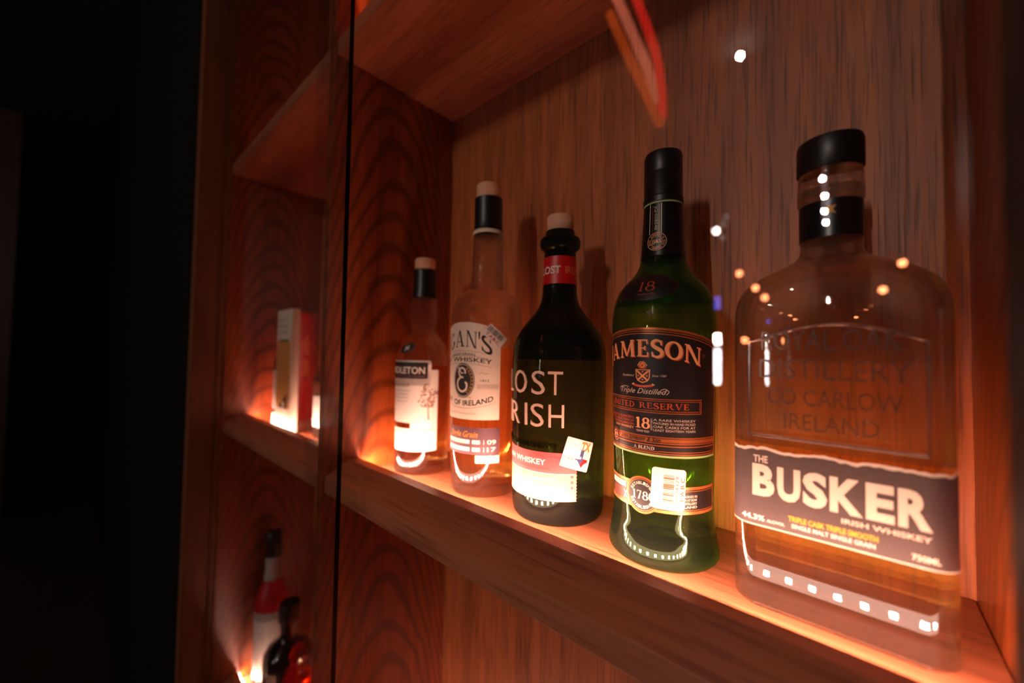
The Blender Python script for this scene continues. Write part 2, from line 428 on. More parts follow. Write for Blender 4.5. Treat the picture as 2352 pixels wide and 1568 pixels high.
# ------------------------------------------------------------------ room (structure)
LEFT2 = -.449; DIV = .0125; RIGHT = .139*U+CX
yb = lambda q: CY+q*U                                                # survey depth -> world Y
FRONT = yb(.512)
def struct(name, mb, m): return tag(mb.build(name, m), kind='structure')
struct('floor', MB().box(-4.6, 3, -5, .1, -.05, 0), M['floor'])
struct('ceiling', MB().box(-4.6, 3, -5, .1, 3.2, 3.25), M['ceil'])
struct('wall_left', MB().box(-4.65, -4.6, -5, .1, 0, 3.2), M['black_wall'])
struct('wall_back', MB().box(-4.6, LEFT2-.03, yb(.374), .1, 0, 3.2).box(RIGHT+.02, 3, yb(.374), .1, 0, 3.2).box(LEFT2-.03, RIGHT+.02, yb(.374), .1, 2.66, 3.2), M['black_wall'])
struct('trim_1', MB().box(-4.6, -4.55, -.92, -.72, 0, 3.2).box(-4.6, -4.57, -2.6, -1.2, 0, 3.2), M['room_wood'])

# ------------------------------------------------------------------ display cabinets
TH = .0475*U; PITCH = 1.344*U+TH
def shelf(parent, x0, x1, z, led=True, chip='chip', n_pitch=.012):
    yf, yi, yo, ztop, zs = yb(.52), yb(.628), yb(.594), z+.0425*U, z+.002*U
    prof = [(yf, z-TH), (yf, zs), (yo, ztop), (yi, ztop), (yi, z), (-.0006, z), (-.0006, z-TH)]
    mb = MB(); n = len(prof)
    mb.add([(x0, a, b) for a, b in prof]+[(x1, a, b) for a, b in prof], [tuple(range(n))]+[tuple(range(2*n-1, n-1, -1))]+[(i, n+i, n+(i+1) % n, (i+1) % n) for i in range(n)])
    s = mb.build('shelf', M['board'], parent, bevel=.0006)
    if led:                                                          # tape stuck to the inner face of the raised lip
        l = MB(); y0 = yi+.0001; l.box(x0+.001, x1-.001, y0, y0+.0010, z+.0025, z+.0115, 0)
        k = int((x1-x0-.007)/n_pitch)
        for i in range(k+1):
            x = x0+.004+i*n_pitch; c = z+.0072
            l.box(x-.0022, x+.0022, y0+.0010, y0+.0018, c-.0022, c+.0022, 0)
            l.add([(x+.0016, y0+.0021, c-.0016), (x-.0016, y0+.0021, c-.0016), (x-.0016, y0+.0023, c+.0016), (x+.0016, y0+.0023, c+.0016)], [(0, 1, 2, 3)], 1)
        l.build('led_strip', [M['tape'], M[chip]], s)
    return s
def panel(name, parent, x0, x1, y0, y1, z0, z1, m): return MB().box(x0, x1, y0, y1, z0, z1).build(name, M[m], parent, bevel=.0008)
cabA = empty('display_cabinet', (0, 0, 0), 'lit oak display cabinet holding the five large whiskey bottles behind glass', 'cabinet')
panel('back_panel', cabA, -DIV, RIGHT+.016, 0, .012, 0.02, 2.64, 'back')
panel('side_panel', cabA, -DIV, 0, FRONT, -.0004, 0.02, 2.64, 'side')
panel('side_panel', cabA, RIGHT, RIGHT+.016, FRONT, -.0004, 0.02, 2.64, 'side')
for k, led in ((-2, 0), (-1, 1), (0, 1), (1, 1), (2, 0)):
    shelf(cabA, .0004, RIGHT-.0004, SHELF+k*PITCH, led, 'chip' if k >= 0 else 'chip_low')
cabB = empty('display_cabinet', (LEFT2, 0, 0), 'dim oak display cabinet bay beyond the divider with gift box', 'cabinet')
panel('back_panel', cabB, 0, -LEFT2-DIV-.0004, 0, .012, 0.02, 2.64, 'back')
panel('side_panel', cabB, -.016, 0, FRONT, -.0004, 0.02, 2.64, 'side')
for k, led in ((-2, 0), (-1, 1), (0, 1), (1, 1), (2, 0)):
    shelf(cabB, .0004, -LEFT2-DIV-.0008, SHELF+k*PITCH, led, 'chip_dim' if k <= 0 else 'chip_faint')
jm = MB()                                                            # stepped jamb that the sliding glass runs in
y1, y2, y3, y4 = FRONT-.0003, yb(.488), yb(.455), yb(.376)
jm.box(-.028, -.0045, y2, y1, .02, 2.64).box(-.028, -.012, y3, y2, .02, 2.64).box(-.028, 0, y4, y3, .02, 2.64)
jm.build('door_frame', M['jamb'], cabB, bevel=.0008)
# sliding glass doors
T_ = .004
def pane(parent, dx, x0, x1, y, z0, z1):
    g = MB(); g.box(x0-dx, x1-dx, y-T_, y, z0, z1, 0)
    g.m[1] = 1                                                       # the polished leading edge reads dark
    return g.build('glass_door', [M['pane'], M['pane_edge']], parent)
pane(cabB, LEFT2, LEFT2+.002, CX-.98*U, yb(.452), .03, 2.63)
pane(cabA, 0, -.010, CX+.20*U, yb(.480), .03, 2.63)
st = MB(); st.box(CX+.0745*U, CX+.20*U, yb(.36), yb(.425), .02, 2.64)
st.build('door_frame', M['black_metal'], cabA, bevel=.001)

# ------------------------------------------------------------------ bottles
REST = .0003                                                         # things rest a hair above the board
def at(x, y): return (x/1000, y/1000)
def facing(x, y): return math.atan2(CY-y, CX-x)
def wrapper(prof, m0, rref):
    def f(u, v, h):
        r = interp(prof, v/1000)+h/1000; a = m0+u/rref
        return (r*math.cos(a), r*math.sin(a), v/1000)
    return f
def cavity(prof, z0, z1, th):
    """air space inside the glass, seen from the glass: from the liquid's surface up to the stopper"""
    zs = [z0+(z1-z0)*i/40 for i in range(41)]
    return [(max(interp(prof, z)-th, .004), z) for z in zs]
def bottle_body(name, prof, liquid, stop, gl, parent, th=.0028, seg=96):
    b = MB(); b.lathe(prof, seg); b.lathe(cavity(prof, liquid, stop, th), seg, flip=True)
    return b.build(name, M[gl], parent, smooth=True, angle=50)
def liquid_part(prof, z0, z1, m, parent, th=.0032, seg=72):
    zs = [z0+(z1-z0)*i/30 for i in range(31)]
    p = [(max(interp(prof, z)-th, .002), z) for z in zs]
    p[0] = (p[0][0]*.9, p[0][1])
    return MB().lathe(p, seg).build('liquid', M[m], parent, smooth=True)
def sleeve(name, prof, z0, z1, off, m, parent, n=10, lip=True):
    zs = [z0+(z1-z0)*i/n for i in range(n+1)]
    p = [(interp(prof, z)+off, z) for z in zs]
    q = [(r-off-.00002, z) for r, z in p]
    b = MB(); o = 64
    ring = [(r*math.cos(2*PI*k/o), r*math.sin(2*PI*k/o), z) for r, z in p+q[::-1]+[p[0]] for k in range(o)]
    rows = len(p)+len(q)+1
    b.add(ring, [(i*o+k, i*o+(k+1) % o, (i+1)*o+(k+1) % o, (i+1)*o+k) for i in range(rows-1) for k in range(o)])
    return b.build(name, M[m], parent, smooth=True)

# --- green whiskey bottle with black label
def jameson():
    x, y = at(327.1, -65.8); m0 = facing(x, y)
    t = empty('whiskey_bottle', (x, y, SHELF+REST), 'tall green glass whiskey bottle with black and copper label and white barcode sticker', 'bottle', 'whiskey bottles on the lit shelf')
    P = mm([(30, 0), (34.5, .4), (36.3, 2.2)]+catmull([(36.8, 4), (36.4, 9), (34.8, 18), (33.6, 27), (33.4, 45), (34, 72), (34.4, 100), (34.8, 130), (35.6, 158), (35.2, 168), (33.8, 176), (30.5, 184), (25.5, 190.5), (20.5, 196), (16.6, 203), (14.9, 212), (14.2, 225), (13.3, 245), (13, 250)], 5))
    bottle_body('bottle_glass', P, .172, .247, 'green', t)
    W = wrapper(P, m0, 34.5)
    LM = [M['label_black'], M['copper'], M['copper2'], M['deep_copper'], M['silver'], M['maroon'], M['rim_green']]
    a = Art(); ar = arch(-13, 140)
    top = [(-66+107.5*i/40, 156.3-(-66+107.5*i/40+13)**2/280) for i in range(41)]
    a.poly([(-66, 73.6), (41.5, 73.6)]+top[::-1], 0, 0)
    a.rect(-66, 41.5, 72.3, 73.6, 6, 0)
    for d0, d1 in ((0, -1.5), (-2.1, -2.7), (-3.6, -4.3)):
        a.rect(-66, 41.5, 156.3+d1, 156.3+d0, 1, 1, ar)
    a.rect(40.4, 41.5, 73.6, 146, 1, 1)
    A2 = arch(-13, 125)
    a.serif('JAMESON', -50.5, 24.6, 137, 148.4, 3, 1, .2, .07, lambda p, q: A2(p+.7, q-.5))
    a.serif('JAMESON', -50.5, 24.6, 137, 148.4, 2, 2, .2, .07, A2)
    a.ring(27, 138, .7, 1.0, 3, 1)
    # crest
    a.poly([(-17.4, 128.6), (-7.4, 128.6), (-7.7, 123), (-9, 120.8), (-12.4, 119.4), (-15.8, 120.8), (-17.1, 123)], 2, 1)
    a.poly([(-16.7, 128), (-8.1, 128), (-8.4, 123.2), (-9.5, 121.3), (-12.4, 120.2), (-15.3, 121.3), (-16.4, 123.2)], 5, 2)
    a.stroke([(-16.3, 127.6), (-9, 121.3)], 1.1, 2, 3); a.stroke([(-8.5, 127.6), (-15.8, 121.3)], 1.1, 2, 3)
    for px, py in ((-15.2, 124.3), (-9.6, 124.3), (-12.4, 121.8), (-12.4, 127)): a.disc(px, py, .45, m=2, layer=3, n=10)
    a.poly([(-14.5, 129), (-10.4, 129), (-9.6, 131), (-10.6, 132.6), (-12, 134.6), (-13.2, 133), (-15, 132.6), (-15.6, 130.5)], 3, 1)
    a.ring(-12.6, 131.2, 1, 1.6, 2, 2); a.stroke([(-15.8, 131), (-14, 133.6), (-11, 133.2), (-9.4, 131)], .5, 2, 2)
    rb = lambda p, q: (p, q+(p+12.4)**2/50)
    a.rect(-18.6, -6.2, 116.6, 118.2, 3, 1, rb); a.poly([(-20.4, 118.6), (-18.4, 117.6), (-18.4, 119.6)], 2, 1); a.poly([(-4.4, 118.6), (-6.4, 117.6), (-6.4, 119.6)], 2, 1)
    a.text('SINE METU', -17, -7.8, 117, 117.8, 2, 2, fn=rb)
    a.text('Established', -28.4, -18.4, 123.6, 125.1, 4, 1, shear=.35); a.text('Since 1780', -6.4, 2.3, 123.9, 125.3, 4, 1, shear=.35)
    a.text('Triple Distilled', -30, 2.9, 112.6, 116, 4, 1, 0, .4)
    a.stroke(catmull([(-30, 113.6), (-31, 115.6), (-27, 116.9), (-23, 116.4)], 5), .35, 4, 1); a.stroke(catmull([(2.4, 112.5), (4, 114.5), (1.5, 116.2), (-1, 115.2)], 5), .35, 4, 1)
    for z0, z1 in ((109.2, 109.8), (108.1, 108.5), (101.6, 102), (100.3, 100.9)): a.rect(-66, 25.8, z0, z1, 1, 1)
    a.rect(25.2, 25.8, 100.3, 109.8, 1, 1); a.rect(24.2, 24.6, 101.6, 108.5, 1, 1)
    a.serif('LIMITED', -44.5, -18.3, 103.1, 107, 3, 2, .17, .07); a.serif('RESERVE', -14.6, 16.4, 103.1, 107, 3, 2, .17, .07)
    for i, (s_, x0) in enumerate((("THE MASTER BLENDER'S", -47), ('SPECIAL SELECTION OF', -45), ('THE OLD JAMESON', -41), ('IRISH WHISKEY', -38))):
        a.text(s_, x0, -18.7, 95.4-2.25*i, 96.9-2.25*i, 3 if i < 3 else 2, 1, .012)
    a.serif('18', -17.2, -8, 89.9, 96.9, 2, 2, .2, .06); a.text('YEARS OLD', -17, -8, 87.4, 88.6, 4, 1, .01)
    a.join(Art().text('EIGHTEEN', -3.6, 3.6, -.6, .6, 4, 1).xf(rot_fn(-6.6, 93, 90)))
    for i, s_ in enumerate(('A RARE WHISKEY', 'MATURED IN HAND PICKED', 'OAK CASKS FOR AT', 'LEAST EIGHTEEN YEARS')):
        a.text(s_, -5.4, 21.2, 95.4-2.2*i, 96.8-2.2*i, 4, 1)
    a.disc(-37.6, 82, 4.7, m=1, layer=2); a.disc(-37.6, 82, 4.1, m=5, layer=3); a.ring(-37.6, 82, 2.5, 3, 2, 4); a.text('JJ&S', -40, -35.2, 81.2, 83, 2, 4, .02)
    a.rect(-34, 40.4, 80.9, 85.4, 1, 1); a.rect(-34, 40.4, 84.2, 84.5, 0, 2); a.rect(-8, 40.4, 81.6, 81.9, 0, 2)
    a.text('John Jameson & Son', -31, -1, 81.4, 84.6, 0, 3, .012, .5)
    for z0, z1 in ((79.2, 79.9), (74.2, 74.9)): a.rect(-66, 40.4, z0, z1, 1, 1)
    a.rect(-66, -2, 75.5, 75.9, 1, 1); a.rect(-2, 40.4, 75.7, 76.2, 1, 1)
    a.serif('A', -18.6, -16.6, 76.4, 78.5, 4, 2, .16); a.serif('BLEND', -15.4, -4.8, 76.4, 78.5, 4, 2, .16)
    a.build('front_label', LM, t, W)
    # lower band with medallion
    b = Art(); b.rect(-66, 41, 36.8, 54.1, 0, 0)
    for z0, z1 in ((52.3, 54.1), (51.2, 51.6), (39.2, 39.6), (36.8, 38.6)): b.rect(-66, 41, z0, z1, 1, 1)
    b.rect(39.8, 41, 36.8, 54.1, 1, 1)
    b.disc(-13, 46, 12.1, m=1, layer=2); b.ring(-13, 46, 10.4, 10.8, 0, 3); b.disc(-13, 46, 9.9, m=0, layer=3)
    circle_text(b, 'ESTABLISHED', -13, 46, 7.9, 160, 20, 1.9, 4, 4); circle_text(b, 'ESTABLISHED', -13, 46, 7.9, 200, 340, 1.9, 4, 4, True)
    b.serif('1780', -19.6, -4.6, 43.1, 48.6, 4, 5, .17, .05)
    b.rect(-44, -26, 47.6, 51.4, 4, 1); b.text('18/1541', -40, -30, 48.8, 50.4, 5, 2)
    for i, s_ in enumerate(('DISTILLED AND', 'BOTTLED IN', 'IRELAND')): b.text(s_, -42, -29, 44.8-2*i, 46-2*i, 3, 1)
    b.text('X', -28.4, -24.6, 40.6, 45.6, 4, 1, .03)
    for i, s_ in enumerate(('ESTABLISHED IN', 'DUBLIN AT BOW', 'ST DISTILLERY', 'IRELAND')): b.text(s_, 9.5-i*.2, 23.2, 47.4-2.2*i, 48.8-2.2*i, 4, 1, .01)
    b.build('lower_label', LM, t, W)
    # barcode sticker, lifted at a slight tilt
    c = Art(); c.rrect(-10.4, 10.4, -13.1, 13.1, 2.2, 0, 0)
    bars(c, -3.2, 3.4, -10.5, 9.6, 19, 1, 1, False)
    c.join(Art().text('31804329', -9, 9, -1, 1, 1, 1).xf(rot_fn(5.2, -.5, 90)))
    c.join(Art().text('T.A.B.C.', -8.6, 8.6, -1.2, 1.2, 1, 1, .02).xf(rot_fn(8.6, .6, 90)))
    c.xf(rot_fn(3.8, 52.6, -2.6)).build('tax_sticker', [M['white'], M['deep_copper']], t, lambda u, v, h: W(u, v, h+.75))
    # neck
    sleeve('neck_sleeve', P, .2085, .2462, .0003, 'satin', t)
    N_ = wrapper(P, m0, 14)
    n = Art()
    for u in (-9.2, -1): n.rect(u-.3, u+.3, 224, 246, 4, 1)
    n.join(Art().text('JQ-058548', -8.6, 8.6, -1, 1, 4, 1).xf(rot_fn(-4.6, 235.5, -90)))
    n.rect(-7.2, -7, 225, 245, 3, 1); n.rect(-2.4, -2.2, 225, 245, 3, 1)
    n.disc(-4.1, 218.4, 6.8, m=0, layer=2); n.ring(-4.1, 218.4, 6.1, 6.5, 2, 3); n.ring(-4.1, 218.4, 3.7, 4, 2, 3)
    n.text('JJ&S', -7.3, -.9, 217.2, 219.7, 2, 4, .02)
    circle_text(n, 'JOHN JAMESON & SON', -4.1, 218.4, 5.05, 215, -35, 1.25, 2, 3); circle_text(n, 'LIMITED', -4.1, 218.4, 5.05, 230, 310, 1.25, 2, 3, True)
    n.build('neck_label', LM, t, lambda u, v, h: N_(u, v, h+.3))
    S_ = wrapper(P, m0, 28)
    e = Art(); e.disc(-11, 184, 20, 9.6, 0, 0); e.ring(-11, 184, 19.2, 19.6, 5, 1, .475)
    e.serif('18', -14.6, -4.6, 181, 188, 3, 1, .12, .04); e.text('YEARS OLD', -14.5, -4.5, 178.2, 179.4, 3, 1)
    e.build('shoulder_label', LM, t, lambda u, v, h: S_(u, v, h+.15), cutv=1.3)
    sleeve('seal_ring', P, .2466, .2478, .0004, 'rim_green', t, 2)
    CP = mm([(13.6, 247.9), (14, 248.2), (14, 252), (13.6, 252.4), (13.4, 253.2), (13.4, 270), (13.1, 270.6), (13.3, 271.2), (13.3, 283.5), (12.6, 285.6), (11, 286.2)])
    MB().lathe(CP, 120, rad=lambda r, z, a: r+(.00022*math.sin(a*60) if .2712 < z < .2845 else 0)).build('screw_cap', M['black_cap'], t, smooth=True)
jameson()

# --- olive bottle with raised lettering
def lost():
    x, y = at(232.9, -62.3); m0 = facing(x, y)
    t = empty('whiskey_bottle', (x, y, SHELF+REST), 'dark olive whiskey bottle with raised pale lettering and red neck band', 'bottle', 'whiskey bottles on the lit shelf')
    P = mm([(32, 0), (37, .6), (38.8, 3)]+catmull([(39.4, 7), (40, 18), (40.6, 65), (41.3, 105), (41.4, 125), (41.1, 136), (40.2, 145), (37.4, 153), (33.6, 160), (28.5, 166.5), (22.8, 173.5), (18.6, 180), (16.2, 187), (15.2, 197), (14.6, 215), (14, 230)], 5)+[(15.2, 231), (17.6, 233), (18.2, 235.5), (18.2, 239.5), (17.2, 241.6), (14.6, 242.6), (13.4, 244), (13.2, 247.6), (12.6, 248.4)])
    bottle_body('bottle_glass', P, .133, .243, 'olive', t)
    W = wrapper(P, m0, 41)
    a = Art()
    row = lambda items, y0, y1, m, l, d=0: [a.text(ch, u0+d, u1+d, y0-d, y1-d, m, l, -.005) for ch, u0, u1 in items]
    R1 = [('L', -60, -48.3), ('O', -43.6, -27.4), ('S', -22.3, -10.7), ('T', -8.3, 3.4)]
    R2 = [('I', -58.5, -56.2), ('R', -51, -36), ('I', -29.2, -26.9), ('S', -23, -11.4), ('H', -7.5, 4.6)]
    for R_, y0, y1 in ((R1, 105.2, 124), (R2, 79.4, 97.7)): row(R_, y0, y1, 0, 0)
    a.build('raised_lettering', [M['bone']], t, W, thick=.8, bevel=.00025)
    g = Art(); g.text('FROM SIX CONTINENTS', -66, -1, 62.8, 66.6, 0, 0, .01)
    g.build('embossed_lettering', [M['olive']], t, W, thick=.9, bevel=.0004)
    LM = [M['coral'], M['peach'], M['white'], M['red'], M['brown_ink']]
    b = Art(); sc = [(15.6+.35*(-1)**i, 21.5+38*i/30) for i in range(31)]
    b.poly([(-62, 43), (15.4, 43)]+[p for p in sc if p[1] > 43]+[(15.4, 59.5), (-62, 59.5)], 0, 0)
    b.poly([(-62, 21.5)]+[p for p in sc if p[1] < 43]+[(15.4, 43), (-62, 43)], 1, 0)
    b.text('IRISH', -60, -44, 49.4, 53.4, 2, 1, .02); b.text('WHISKEY', -41, -9.9, 49.4, 53.6, 2, 1, .02)
    b.text('750 ML', -20.5, -10.5, 55.6, 57.4, 3, 1); b.text('40% ALC/VOL', -6.5, 10, 55.6, 57.4, 3, 1)
    b.text('from all corners of the world', -44, -6.8, 46, 47.6, 3, 1)
    b.rect(-62, 14.4, 42.8, 43.2, 2, 1); b.rect(-26.2, -25.8, 22.5, 42.8, 2, 1)
    b.text('THREE STYLES', -24, -1.4, 37.2, 39.2, 2, 1, .02); b.text('3', -24, -19.8, 26, 35, 2, 1, .01); b.text('Triple distilled', -17, -4, 33.6, 35, 4, 1)
    b.text('FOUR', -44, -36, 39, 40.8, 2, 1, .02)
    for z in (41, 36.6, 32.4): b.disc(11.8, z, 1.3, m=0, layer=1, n=20)
    b.build('front_label', LM, t, W)
    # state tax sticker
    c = Art(); c.rrect(-11.9, 11.9, -11.9, 11.9, 1, 0, 0)
    c.text('TX', 1.2, 9.8, 4, 10.2, 1, 2, .04)
    c.poly([(2, 4.6), (5, 4.6), (5, 1.4), (9.4, .2), (9.8, -4.4), (7, -6.4), (5.4, -9.4), (3.2, -7), (.6, -4.4), (-1, -4.4), (-1, -3.2), (2, -3.2)], 2, 1)
    c.poly([(5, 1.4), (9.4, .2), (9.6, -2.4), (5, -2.4)], 0, 2); c.poly([(5, -2.4), (9.6, -2.4), (9.8, -4.4), (7, -6.4), (5.4, -9.4), (3.2, -7), (5, -5)], 3, 2)
    c.poly([((1.5 if k % 2 == 0 else .6)*math.sin(k*PI/5)+2.9, (1.5 if k % 2 == 0 else .6)*math.cos(k*PI/5)-2) for k in range(10)], 0, 3)
    c.text('T·A·B·C', -10.8, 1, -6, -3.2, 4, 1, .01); c.text('BB636', -10.8, -2, -10.4, -8.2, 4, 1); c.text('1102', 5, 11, -11, -9.4, 4, 1)
    c.xf(rot_fn(15.9, 58.6, -16.4)).build('tax_sticker', [M['white'], M['gold'], M['blue'], M['red'], M['brown_ink']], t, lambda u, v, h: W(u, v, h+1.0))
    sleeve('neck_band', P, .1992, .2236, .0003, 'redband', t)
    N_ = wrapper(P, m0, 15)
    n = Art(); n.text('LOST', -19.5, .8, 208, 214.4, 0, 1, .02); n.text('IRISH', 4.9, 20, 208, 214.4, 1, 1)
    n.build('neck_lettering', [M['white'], M['orange_print']], t, lambda u, v, h: N_(u, v, h+.3))
    MB().lathe(mm([(11.4, 248.5), (11.8, 249), (12.2, 260.6), (11.4, 262.2), (10.4, 262.5)]), 64).build('cork_stopper', M['cork'], t, smooth=True)
lost()

# --- tall clear bottle with cream label
def egan():
    x, y = at(144.7, -67.6); m0 = facing(x, y)
    t = empty('whiskey_bottle', (x, y, SHELF+REST), 'tall clear whiskey bottle with cream arched label and oval black monogram', 'bottle', 'whiskey bottles on the lit shelf')
    P = mm([(28, 0), (32, .6), (33.2, 3)]+catmull([(33.8, 8), (34.8, 40), (36, 100), (36.6, 150), (36.6, 170), (36, 178), (34.2, 187), (30.4, 194.5), (24.6, 199), (19, 202), (17.2, 208), (16.6, 220), (15.8, 250), (15.2, 262), (13.6, 270), (13.4, 290)], 5))
    bottle_body('bottle_glass', P, .142, .258, 'clear', t)
    liquid_part(P, .009, .1418, 'whiskey', t)
    W = wrapper(P, m0, 36)
    LM = [M['cream'], M['ink'], M['gold'], M['white'], M['mauve'], M['red'], M['brown_ink']]
    a = Art(); top = [(-62+76*i/40, 167.2-(-62+76*i/40+23)**2/152) for i in range(41)]
    a.poly([(-62, 74.2), (14, 74.2)]+top[::-1], 0, 0)
    A2 = lambda p, q: (p, q-(p+23)**2/92)
    for ch, u0, u1 in (('E', -56, -48.5), ('G', -45.5, -35.6), ('A', -33.6, -21.6), ('N', -20, -8.4), ('S', -5, 5.6)):
        a.serif(ch, u0, u1, 143.6, 159.4, 1, 1, .17, .05, A2)
    a.text("'", -7.4, -5.8, 143.6, 159.4, 1, 1, .03, fn=A2)
    a.text('SINGLE GRAIN', -42, -10.4, 135.6, 137.8, 1, 1, .01, fn=lambda p, q: (p, q-(p+23)**2/130))
    a.text('IRISH', -56, -43.6, 130.4, 134, 1, 1, .015, fn=lambda p, q: (p, q-(p+23)**2/240)); a.text('WHISKEY', -38, 6, 129.4, 133.4, 1, 1, .015, fn=lambda p, q: (p, q-(p+23)**2/330))
    for z in (139.4, 134.8, 127.6): a.rect(-60, 6, z, z+.35, 6, 1, lambda p, q: (p, q-(p+23)**2/200))
    a.disc(-23.1, 111.2, 12.7, 16.6, 1, 1); a.ring(-23.1, 111.2, 11.5, 11.9, 0, 2, 1.31); a.ring(-23.1, 111.2, 8.8, 9.2, 2, 2, 1.31, a0=-70, a1=70)
    for k in range(9): a.disc(-23.1+10.3*math.cos(math.radians(-60+k*15)), 111.2+13.4*math.sin(math.radians(-60+k*15)), .8, m=2, layer=2, n=10)
    a.stroke(catmull([(-20.4, 117.6), (-21, 121.4), (-24.6, 123.2), (-28, 121), (-28, 117.2), (-25.4, 114.4), (-22.6, 114.2)], 5), 1.7, 0, 2)
    a.stroke(catmull([(-25.6, 114.4), (-29.4, 111), (-30.2, 106), (-27.6, 101.8), (-23.4, 100.6), (-19.4, 103), (-18.6, 107.6), (-20.6, 109.6)], 5), 1.9, 0, 2)
    a.stroke(catmull([(-29.6, 123.4), (-27.4, 121.6), (-25.4, 118.4), (-22.6, 118.2)], 5), 1.2, 0, 2)
    a.text('1852', -4.8, 3.4, 110.4, 112.4, 1, 1); a.stroke(catmull([(-6, 117.6), (-3, 119), (0, 117.6), (3, 118.6)], 4), .4, 6, 1)
    for i in range(5): a.rect(-8, 12, 107.5-i*.9, 107.7-i*.9, 6, 1)
    sm = lambda p, q: (p, q+(p+23)**2/180)
    a.text('FROM THE', -30, -14, 94.4, 96, 6, 1); a.text('PORT', -52, -39, 87.6, 91.8, 1, 1, .015, fn=sm); a.text('OF IRELAND', -35.5, 7.6, 87.2, 92, 1, 1, .015, fn=sm)
    a.rect(-60, 10, 84.6, 84.95, 6, 1, sm); a.text('PRODUCT OF IRELAND', -44, -9, 79, 80.6, 6, 1)
    a.build('front_label', LM, t, W)
    b = Art(); b.rect(-60, 14.9, 41.4, 66.6, 4, 0)
    b.text('Single Grain', -42, -6.6, 57.6, 63, 2, 1, .02, .35)
    for z, d in ((51.4, '09'), (44.4, '17')):
        b.rrect(-46, -15, z, z+3.6, .5, 3, 1); b.rrect(-12.4, -4.4, z, z+3.6, .5, 3, 1); b.rect(-1, -.4, z-.4, z+4, 3, 1); b.text(d, 2.4, 11.4, z, z+4, 3, 1, .02)
        b.text('MATURED IN CASKS', -42, -18, z+1, z+2.4, 6, 2); b.text('YEARS', -11.6, -5.2, z+1, z+2.4, 6, 2)
    b.build('lower_label', LM, t, W)
    c = Art(); c.rect(-9, 15, 33.4, 40.6, 3, 0); c.text('750 ML 47% ALC/VOL', -6, 13, 36, 38, 6, 1); c.build('base_label', LM, t, W)
    s_ = Art(); s_.rrect(-11.1, 11.1, -6.1, 6.1, .8, 3, 0); bars(s_, -10, 8, -.6, 4.8, 22, 1, 1, True, 5); s_.text('T.A.B.C.', -8.6, 8.4, -4.6, -1.8, 5, 1, .02)
    s_.xf(rot_fn(8.2, 153.9, -41.2)).build('tax_sticker', LM, t, lambda u, v, h: W(u, v, h+.5), cutv=1.5)
    sleeve('capsule', P, .2645, .2985, .0012, 'black_cap', t, 12)
    sleeve('capsule_ring', P, .2604, .2644, .0006, 'cream', t, 3)
    MB().lathe(mm([(12.6, 299), (12.8, 300), (12.8, 312.6), (12, 313.8), (11, 314)]), 64).build('cork_stopper', M['cork'], t, smooth=True)
egan()

# --- small clear bottle with bulged neck
def midleton():
    x, y = at(44.8, -74.8); m0 = facing(x, y)
    t = empty('whiskey_bottle', (x, y, SHELF+REST), 'short clear whiskey bottle with bulged neck nearest the cabinet side wall', 'bottle', 'whiskey bottles on the lit shelf')
    P = mm([(26, 0), (30, .6), (31, 3)]+catmull([(31.2, 8), (30.4, 30), (31, 60), (31.8, 118), (31.2, 128), (28.8, 139), (24.5, 148), (19.4, 155), (15, 161), (13.6, 167), (15, 175), (16.2, 183), (15.4, 192), (14.2, 202), (12.8, 215), (12.6, 236)], 5))
    bottle_body('bottle_glass', P, .122, .202, 'clear', t)
    liquid_part(P, .008, .1218, 'whiskey', t)
    W = wrapper(P, m0, 31)
    LM = [M['white'], M['ink'], M['brown_ink'], M['cream']]
    a = Art()
    a.rrect(-50, 8.8, 100, 128, 2.4, 0, 0); a.rect(-50, 17.5, 58.2, 117.6, 0, 0); a.rect(-13.4, 17.5, 50, 59, 0, 0); a.rrect(-50, 17.5, 26.8, 52, 2, 0, 0)
    a.rrect(-49, 5.2, 107.8, 126, 1.2, 1, 1); a.text('MIDLETON', -45, 2, 113.4, 120.6, 0, 2, .02); a.text('VERY RARE IRISH', -38, 1.6, 109.6, 111, 2, 2)
    a.text('Ghaelach', -40, -15, 98.6, 103, 2, 1, .01, .2)
    for i in range(4): a.text(('SINGLE POT STILL', 'IRISH WHISKEY', 'MATURED IN OAK', 'FROM IRELAND')[i], -44, -14-i, 93.4-i*4, 95-i*4, 2, 1)
    rnd = random.Random(4)
    for k in range(190):
        an = rnd.random()*2*PI; rr = math.sqrt(rnd.random())
        a.disc(6+10.5*rr*math.cos(an)+1.5*math.sin(3*an), 88+13*rr*math.sin(an)+1.5*math.cos(4*an), .35+rnd.random()*.75, m=2, layer=1, n=8)
    a.stroke([(7, 62), (6.4, 72), (5.6, 86)], [2.4, 1.4, .9], 2, 1); a.stroke([(6.2, 74), (10, 80), (13, 88)], .7, 2, 1); a.stroke([(6.2, 76), (1, 84), (-2, 90)], .7, 2, 1)
    a.text('CASK STRENGTH', -44, -15, 47, 48.4, 2, 1); a.text('700 ML', -44, -30, 40, 41.6, 2, 1)
    for i in range(5): a.rect(3, 8, 33+i*3, 34+i*3, 3, 1)
    a.build('front_label', LM, t, W)
    S_ = wrapper(P, m0, 28)
    e = Art(); e.disc(0, 0, 10.4, 5.6, 1, 0); e.ring(0, 0, 9.6, 10, 2, 1, .53); e.text('M', -3.6, 3.6, -2.6, 2.6, 0, 1, .02, .3)
    e.xf(rot_fn(-20, 142, 14)).build('shoulder_label', LM, t, lambda u, v, h: S_(u, v, h+.2), cutv=1.2)
    sleeve('capsule', P, .2020, .2345, .0006, 'black_cap', t, 10)
    MB().lathe(mm([(11.8, 236), (12.2, 237), (12.2, 248), (11.4, 249.3), (10.4, 249.6)]), 64).build('cork_stopper', M['cork'], t, smooth=True)
midleton()

